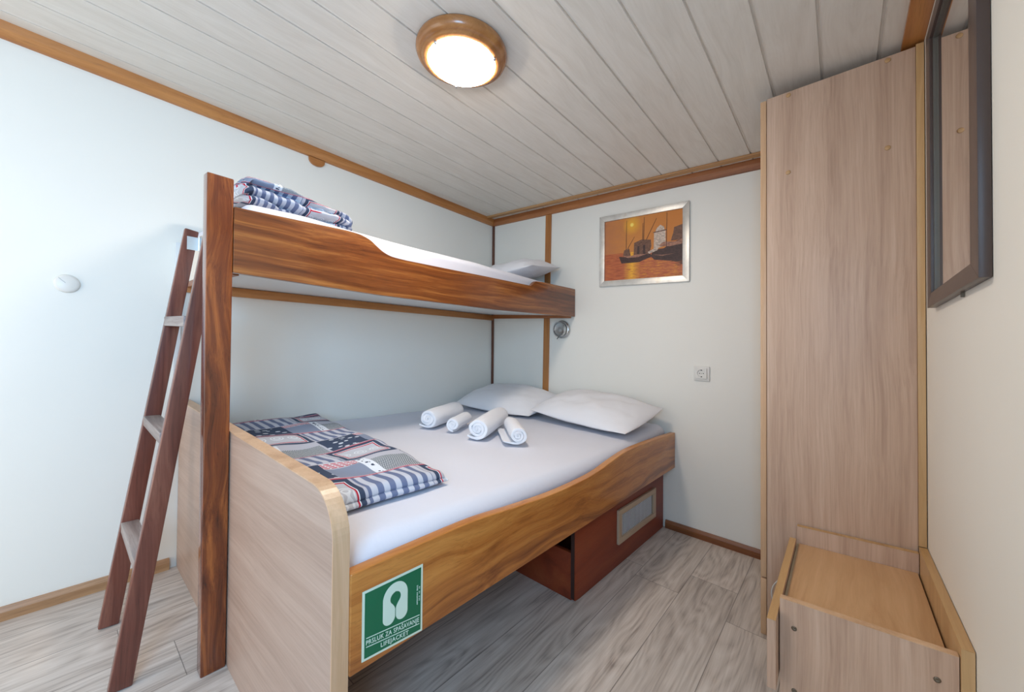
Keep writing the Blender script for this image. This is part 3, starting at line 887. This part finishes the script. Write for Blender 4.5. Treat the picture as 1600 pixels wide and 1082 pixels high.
# ------------------------------------------------------------------ ladder
lad = thing('bunk_ladder', 'brown wooden ladder with three rungs leaning on the end of the upper bunk', 'ladder', (.46, -2.15, 0))
def stile(x0, x1, ztop):
    bm = bmesh.new()
    yb0, yb1 = -2.216, -2.166
    ly = .196/1.4
    pts = [(x0, yb0, .004), (x0, yb1, .001), (x0, yb1+ly*ztop, ztop-.006), (x0, yb0+.008+ly*ztop, ztop)]
    prism(bm, pts, (x1-x0, 0, 0))
    return obj('stile', bm, M['maho_lad'], lad, bev=.005, seg=3)
stile(.272, .296, 1.402); stile(.622, .646, 1.385)
for zr in (.345, .705, 1.062):
    ly = .196/1.4; yc = -2.216+ly*zr
    bm = bmesh.new(); box(bm, .2965, .6215, yc+.001, yc+.046, zr-.034, zr)
    obj('rung', bm, M['rung'], lad, bev=.003)
for xs, d in ((.2965, 1), (.6215, -1)):
    bm = bmesh.new()
    if d > 0:
        box(bm, xs+.0005, xs+.003, -2.006, -1.9665, 1.322, 1.372); box(bm, xs+.003, xs+.052, -1.9665, -1.9635, 1.322, 1.372)
        for zz in (1.335, 1.359):
            cyl(bm, (xs+.003, -1.996, zz), (1, 0, 0), .0035, .001, 10); cyl(bm, (xs+.02, -1.9665, zz), (0, -1, 0), .0035, .001, 10)
        cyl(bm, (xs+.0055, -1.9700, 1.322), (0, 0, 1), .004, .05, 12)
    else:
        box(bm, xs-.003, xs-.0005, -2.006, -1.9665, 1.322, 1.372); box(bm, xs-.052, xs-.003, -1.9665, -1.9635, 1.322, 1.372)
    obj('hinge', bm, M['steel'], lad, label='zinc hinge fixing the ladder to the bunk')

# ------------------------------------------------------------------ wardrobe
EX = .055
wd = thing('wardrobe', 'tall beech laminate wardrobe standing against the right wall', 'wardrobe', (2.17, -.31, 0))
yS = -.62
obj('side_panel', BOX(1.973, 2.360, yS, yS+.018, .004, 1.988), M['beech_v'], wd, extra=EX, bev=.001)
obj('side_panel', BOX(1.973, 2.360, -.022, -.004, .004, 1.988), M['beech_v'], wd, extra=EX)
obj('top_panel', BOX(1.973, 2.360, yS+.0185, -.0225, 1.968, 1.986), M['beech_v'], wd, extra=EX)
obj('back_panel', BOX(2.352, 2.360, yS+.0185, -.0225, .02, 1.967), M['beech_v'], wd, extra=EX)
obj('filler_strip', BOX(2.3605, 2.378, yS-.004, yS+.016, .4545, 1.992), M['beech_tan'], wd, extra=EX, bev=.001, label='tan filler strip between the wardrobe side and the right wall')
obj('door', BOX(1.953, 1.9715, yS-.001, -.312, .216, 1.984), M['beech_edge'], wd, extra=EX, bev=.0015)
obj('door', BOX(1.953, 1.9715, -.309, -.005, .216, 1.984), M['beech_edge'], wd, extra=EX, bev=.0015)
obj('drawer', BOX(1.953, 1.9715, yS-.001, -.005, .006, .210), M['beech_edge'], wd, extra=EX, bev=.0015)
for (sx_, sz_) in ((2.038, 1.694), (2.297, 1.694), (2.039, 1.975), (2.298, 1.975)):
    bm = bmesh.new(); lathe(bm, (sx_, yS-.0003, sz_), (0, -1, 0), [(.0, 0), (.0075, 0), (.0075, .001), (.006, .002), (0, .0022)], 20)
    obj('screw_cap', bm, M['cap'], wd, extra=EX, smooth=True)

# ------------------------------------------------------------------ low box bench beside the wardrobe
bn = thing('low_bench', 'low beech laminate box bench with a honey-coloured lid, beside the wardrobe', 'bench', (2.21, -.9, 0))
obj('front_panel', BOX(2.0655, 2.3590, -1.160, -1.143, .003, .430), M['beech_v'], bn, extra=EX)
obj('front_edge', BOX(2.0655, 2.3590, -1.1605, -1.1425, .4302, .4315), M['beech_edge'], bn, extra=EX, label='tan edge band on the bench front')
obj('left_board', BOX(2.045, 2.0625, -1.212, -.660, .236, .398), M['beech_v'], bn, extra=EX)
obj('board_edge', BOX(2.045, 2.0625, -1.2125, -.6595, .3982, .3995), M['beech_tany'], bn, extra=EX, label='tan edge band on the left board')
obj('right_board', BOX(2.3605, 2.3785, -1.168, -.6255, .003, .452), M['beech_tan'], bn, extra=EX)
obj('board_edge', BOX(2.3605, 2.3785, -1.1685, -.6250, .4522, .4535), M['beech_tany'], bn, extra=EX, label='tan edge band on the right board')
obj('back_board', BOX(2.0640, 2.3590, -.6420, -.6255, .003, .437), M['beech_v'], bn, extra=EX)
obj('back_edge', BOX(2.0640, 2.3590, -.6425, -.6250, .4372, .4385), M['beech_tany'], bn, extra=EX, label='tan edge band on the back board')
obj('lid', BOX(2.0700, 2.3560, -1.1415, -.6435, .362, .380), M['beech_lid'], bn, extra=EX, label='honey beech lid with a raw chipboard left edge')
bm = bmesh.new(); box(bm, 2.0640, 2.0698, -1.1410, -.6440, .362, .3797)
obj('chipboard_edge', bm, M['chip'], bn, extra=EX)
for sx_, sz_ in ((2.094, .368), (2.329, .371), (2.094, .219)):
    bm = bmesh.new(); lathe(bm, (sx_, -1.1603, sz_), (0, -1, 0), [(0, 0), (.0055, 0), (.0055, .001), (.003, .0016), (.002, .0008), (0, .0008)], 18)
    obj('screw', bm, M['screw'], bn, extra=EX, smooth=True)
# cable loop
bm = bmesh.new(); tube(bm, smoothcurve([(2.040, -.648, .270), (2.020, -.655, .245), (1.999, -.66, .215), (1.992, -.665, .185), (2.0, -.668, .155), (2.02, -.665, .13), (2.045, -.66, .08), (2.05, -.655, .006)], 6), .0022, 8)
tag(obj('cable', bm, M['cable'], smooth=True), 'thin white cable looping out between wardrobe and bench', 'cable')

# ------------------------------------------------------------------ mirror on the right wall
mr = thing('wall_mirror', 'tall wall mirror in a dark brown frame on the right wall', 'mirror', (W, -1.04, 1.18))
my0, my1, mz0, mz1, mt, fwid = -1.297, -.780, 1.178, 1.925, .016, .055
bm = bmesh.new()
def yz(y, z, x): return (x, y, z)
outer = [(my0, mz0), (my1, mz0), (my1, mz1), (my0, mz1)]
inn = [(my0+fwid, mz0+fwid*.62), (my1-fwid, mz0+fwid*.62), (my1-fwid, mz1-fwid*.62), (my0+fwid, mz1-fwid*.62)]
for i in range(4):
    j = (i+1) % 4
    prism(bm, [(W-.001, *outer[i]), (W-.001, *outer[j]), (W-.001, *inn[j]), (W-.001, *inn[i])], (-mt, 0, 0))
obj('frame', bm, M['frame_dk'], mr, bev=.0008)
bm = bmesh.new(); q = .006
in2 = [(inn[0][0]+q, inn[0][1]+q), (inn[1][0]-q, inn[1][1]+q), (inn[2][0]-q, inn[2][1]-q), (inn[3][0]+q, inn[3][1]-q)]
for i in range(4):
    j = (i+1) % 4
    prism(bm, [(W-.001, *inn[i]), (W-.001, *inn[j]), (W-.001, *in2[j]), (W-.001, *in2[i])], (-.010, 0, 0))
obj('inner_lip', bm, M['frame_dk2'], mr, bev=.0005)
bm = bmesh.new(); box(bm, W-.006, W-.001, in2[0][0], in2[1][0], in2[0][1], in2[2][1])
obj('glass', bm, M['mirror'], mr)
bm = bmesh.new(); box(bm, W-.006, W-.001, -1.10, -1.095, mz0-.010, mz0-.0005)
obj('bottom_clip', bm, M['screw'], mr)

# ------------------------------------------------------------------ painting
pt = thing('framed_painting', 'sunset harbour painting in a silver frame on the back wall', 'painting', (1.25, 0, 1.43))
px0, px1, pz0, pz1, pw, pd = .972, 1.530, 1.427, 1.885, .036, .016
silver = G('brushed_silver_leaf'); c = silver.coord(); f, _ = silver.noise(c, 14, 4, .6)
silver.set(color=silver.ramp(f, [(.3, srgb(196, 194, 190)), (.6, srgb(222, 220, 214)), (.8, srgb(206, 194, 176))]), rough=.35, metal=.55)
bm = bmesh.new()
O = [(px0, pz0), (px1, pz0), (px1, pz1), (px0, pz1)]; I = [(px0+pw, pz0+pw), (px1-pw, pz0+pw), (px1-pw, pz1-pw), (px0+pw, pz1-pw)]
for i in range(4):
    j = (i+1) % 4
    prism(bm, [(O[i][0], -.001, O[i][1]), (O[j][0], -.001, O[j][1]), (I[j][0], -.001, I[j][1]), (I[i][0], -.001, I[i][1])], (0, -pd, 0))
obj('frame', bm, silver.m, pt, bev=.0015)
def mott(name, col):
    g = G(name); f, _ = g.noise(g.mapping(g.coord(), (1, 1, 1.6)), 75, 4, .7)
    a = tuple(c*.62 for c in col); b = tuple(min(1, c*1.5) for c in col)
    return g.set(color=g.ramp(f, [(.32, a), (.5, col), (.68, b)]), rough=.55)
def painting_mat():
    g = G('painted_sunset_sea'); uv = g.coord('UV'); sep = g.n('ShaderNodeSeparateXYZ'); g.l(uv, sep.inputs[0]); u, v = sep.outputs[0], sep.outputs[1]
    n1, _ = g.noise(g.mapping(uv, (3, 4, 1)), 2.2, 4, .6)
    vv = g.math('ADD', v, g.math('MULTIPLY', g.math('SUBTRACT', n1, .5), .12))
    sky = g.ramp(g.math('ADD', g.math('MULTIPLY', u, .7), g.math('MULTIPLY', n1, .3)), [(.05, srgb(178, 112, 78)), (.4, srgb(206, 132, 62)), (.8, srgb(204, 124, 50))])
    n2, _ = g.noise(g.mapping(uv, (5, 60, 1)), 1.6, 3, .6)
    sea = g.ramp(n2, [(.3, srgb(140, 66, 40)), (.5, srgb(186, 96, 58)), (.7, srgb(206, 126, 66))])
    n3, _ = g.noise(g.mapping(uv, (8, 70, 1)), 1.3, 3, .6)
    glow = g.math('MULTIPLY', g.math('SUBTRACT', 1.0, g.math('MINIMUM', 1.0, g.math('MULTIPLY', g.math('ABSOLUTE', g.math('SUBTRACT', u, .375)), 9.0))), g.math('GREATER_THAN', n3, .42))
    sea = g.mix(glow, sea, srgb(240, 176, 52))
    right = g.math('MULTIPLY', g.math('MULTIPLY', g.math('GREATER_THAN', u, .45), g.math('GREATER_THAN', n3, .56)), .7)
    sea = g.mix(right, sea, srgb(222, 150, 46))
    dk = g.math('MULTIPLY', g.math('GREATER_THAN', g.math('ADD', g.math('MULTIPLY', g.math('SUBTRACT', u, .62), 1.1), g.math('MULTIPLY', g.math('SUBTRACT', n3, .5), .6)), g.math('ADD', .12, g.math('MULTIPLY', g.math('SUBTRACT', .36, v), 1.4))), .85)
    sea = g.mix(dk, sea, srgb(62, 38, 34))
    hz = g.math('GREATER_THAN', v, .44)
    col = g.mix(hz, sea, sky)
    # sun and its halo (pigment)
    r = g.math('SQRT', g.math('ADD', g.math('POWER', g.math('SUBTRACT', u, .375), 2.0), g.math('POWER', g.math('MULTIPLY', g.math('SUBTRACT', v, .88), .75), 2.0)))
    rn = g.math('ADD', r, g.math('MULTIPLY', g.math('SUBTRACT', n1, .5), .03))
    col = g.mix(g.ramp(rn, [(.03, (.8, .8, .8)), (.13, (0, 0, 0))]), col, srgb(240, 178, 50))
    col = g.mix(g.ramp(r, [(.018, (1, 1, 1)), (.026, (0, 0, 0))]), col, srgb(255, 226, 110))
    return g.set(color=col, rough=.5)
mp = painting_mat()
bm = bmesh.new(); fs = box(bm, px0+pw+.0005, px1-pw-.0005, -.008, -.002, pz0+pw+.0005, pz1-pw-.0005)
iw, ih = px1-px0-2*pw, pz1-pz0-2*pw
def cp(u, v, h=.0004): return (px0+pw+u*iw, -.008-h, pz0+pw+v*ih)
def shape(pts, mi, h=.0003): prism(bm, [cp(u, v, h-.0003) for u, v in pts], (0, -.0006, 0), mi)
# hulls, buildings, masts
shape([(.20, .385), (.235, .27), (.47, .265), (.55, .30), (.64, .335), (.60, .40), (.42, .36), (.28, .37)], 1)
shape([(.62, .34), (.66, .28), (.95, .22), (.999, .24), (.999, .56), (.86, .50), (.78, .44), (.70, .42), (.64, .40)], 1, .0005)
shape([(.255, .38), (.27, .48), (.34, .50), (.36, .38)], 2, .0005)
shape([(.40, .37), (.405, .58), (.50, .62), (.62, .60), (.625, .50), (.60, .38)], 2, .0006)
shape([(.44, .37), (.45, .52), (.475, .52), (.475, .37)], 1, .0009); shape([(.52, .37), (.52, .53), (.55, .53), (.55, .37)], 1, .0009)
shape([(.655, .44), (.66, .70), (.80, .71), (.80, .48)], 3, .0006)
shape([(.67, .70), (.69, .76), (.735, .81), (.78, .77), (.79, .71)], 3, .0008)
shape([(.65, .695), (.65, .71), (.81, .725), (.81, .71)], 2, .0011)
shape([(.70, .48), (.78, .54), (.93, .52), (.999, .56), (.999, .48), (.85, .46)], 4, .0009)
shape([(.86, .54), (.89, .66), (.90, .74), (.999, .77), (.999, .54)], 2, .0008)
shape([(.60, .38), (.70, .42), (.73, .50), (.66, .45), (.58, .41)], 3, .0012)
shape([(.65, .36), (.76, .325), (.90, .345), (.76, .34)], 4, .0013)
shape([(.24, .40), (.36, .375), (.45, .395), (.56, .38), (.45, .345), (.32, .35)], 4, .0013)
for (u0, v0, u1, v1) in [(.30, .48, .305, .96), (.515, .60, .52, .88), (.53, .60, .535, .97), (.56, .60, .69, .92), (.32, .50, .41, .68), (.81, .46, .815, .985)]:
    w_ = .0035; shape([(u0-w_, v0), (u0+w_, v0), (u1+w_*.6, v1), (u1-w_*.6, v1)], 1, .0012)
cv = obj('canvas', bm, [mp, mott('paint_dark_brown', srgb(66, 44, 42)), mott('paint_mid_brown', srgb(112, 78, 62)), mott('paint_pale_grey', srgb(196, 176, 160)), mott('paint_dusty_rose', srgb(158, 112, 92))], pt, loc=None)
rl = rootloc(pt)
uvl = cv.data.uv_layers.new(name='UVMap')
for li, lp in enumerate(cv.data.loops):
    co = cv.data.vertices[lp.vertex_index].co+rl; zz = co.z-SX*co.x-SY*co.y
    uvl.data[li].uv = ((co.x-px0-pw)/iw, (zz-pz0-pw)/ih)

# ------------------------------------------------------------------ reading lamp
rp = thing('reading_lamp', 'round brushed steel reading lamp on the back wall under the upper bunk', 'lamp', (.68, 0, 1.08))
lc = (.684, -.001, 1.143)
bm = bmesh.new(); lathe(bm, lc, (0, -1, 0), [(0, 0), (.060, 0), (.063, .003), (.063, .016), (.058, .022), (.050, .024), (0, .024)], 48); obj('wall_base', bm, M['chrome'], rp, smooth=True)
lc2 = Vector(lc)+Vector((-.004, -.025, 0)); hd = Vector((-.10, -1, -.02))
bm = bmesh.new(); lathe(bm, lc2, hd, [(0, 0), (.050, 0), (.053, .003), (.053, .022), (.050, .025), (.046, .024), (.043, .015), (.020, .008), (.010, .010), (0, .011)], 48)
o = obj('lamp_head', bm, M['chrome'], rp, smooth=True)
bm = bmesh.new(); tube(bm, [(.668, -.03, 1.092), (.664, -.036, 1.082), (.660, -.04, 1.074)], .0025, 8); obj('switch', bm, M['hole'], rp, smooth=True)
for o in rp.children:
    try: o.data.set_sharp_from_angle(angle=math.radians(40))
    except Exception: pass

# ------------------------------------------------------------------ socket
sk = thing('wall_socket', 'square white wall socket on the back wall near the wardrobe', 'socket', (1.594, 0, .872))
obj('outer_plate', BOX(1.554, 1.634, -.010, -.001, .872, .951), M['plastic'], sk, bev=.002)
sc_ = (1.594, -.0105, .912)
bm = bmesh.new(); n = 40; rr_ = .0205
sq = []
for i in range(n):
    a = 2*math.pi*i/n+math.pi/4; m_ = max(abs(math.cos(a)), abs(math.sin(a))); sq.append((sc_[0]+.0275*math.cos(a)/m_, sc_[2]+.0275*math.sin(a)/m_))
ci = [(sc_[0]+rr_*math.cos(2*math.pi*i/n+math.pi/4), sc_[2]+rr_*math.sin(2*math.pi*i/n+math.pi/4)) for i in range(n)]
ya, yb = -.0102, -.0165
r0 = [bm.verts.new((x, ya, z)) for x, z in sq]; r1 = [bm.verts.new((x, yb, z)) for x, z in sq]
r2 = [bm.verts.new((x, yb, z)) for x, z in ci]; r3 = [bm.verts.new((x, -.0104, z)) for x, z in ci]
for A, B in ((r0, r1), (r1, r2), (r2, r3)):
    for i in range(n): bm.faces.new([A[i], A[(i+1) % n], B[(i+1) % n], B[i]])
bm.faces.new(r3)
obj('insert', bm, M['plastic'], sk)
bm = bmesh.new()
for dx in (-.0095, .0095): cyl(bm, (sc_[0]+dx, -.01045, sc_[2]), (0, -1, 0), .0026, .0004, 14)
for dz in (-.018, .018): box(bm, sc_[0]-.003, sc_[0]+.003, -.0150, -.01045, sc_[2]+dz-.002, sc_[2]+dz+.002)
cyl(bm, (sc_[0], -.01045, sc_[2]), (0, -1, 0), .0016, .0004, 10)
obj('pin_holes', bm, M['hole'], sk)

# ------------------------------------------------------------------ round cover on the left wall
vc = thing('wall_cover', 'round white ventilation cover on the left wall', 'vent cover', (0, -2.297, 1.166))
bm = bmesh.new(); lathe(bm, (.001, -2.297, 1.166), (1, 0, 0), [(0, 0), (.033, 0), (.0335, .002), (.031, .006), (.024, .0085), (.0, .0095)], 48)
obj('disc', bm, M['plastic'], vc, smooth=True)
bm = bmesh.new(); tube(bm, [(.0107, -2.300, 1.168), (.0104, -2.309, 1.176), (.0094, -2.318, 1.186)], .0006, 6)
obj('hairline_crack', bm, plain('faint_grey_line', srgb(160, 162, 158), .7), vc)
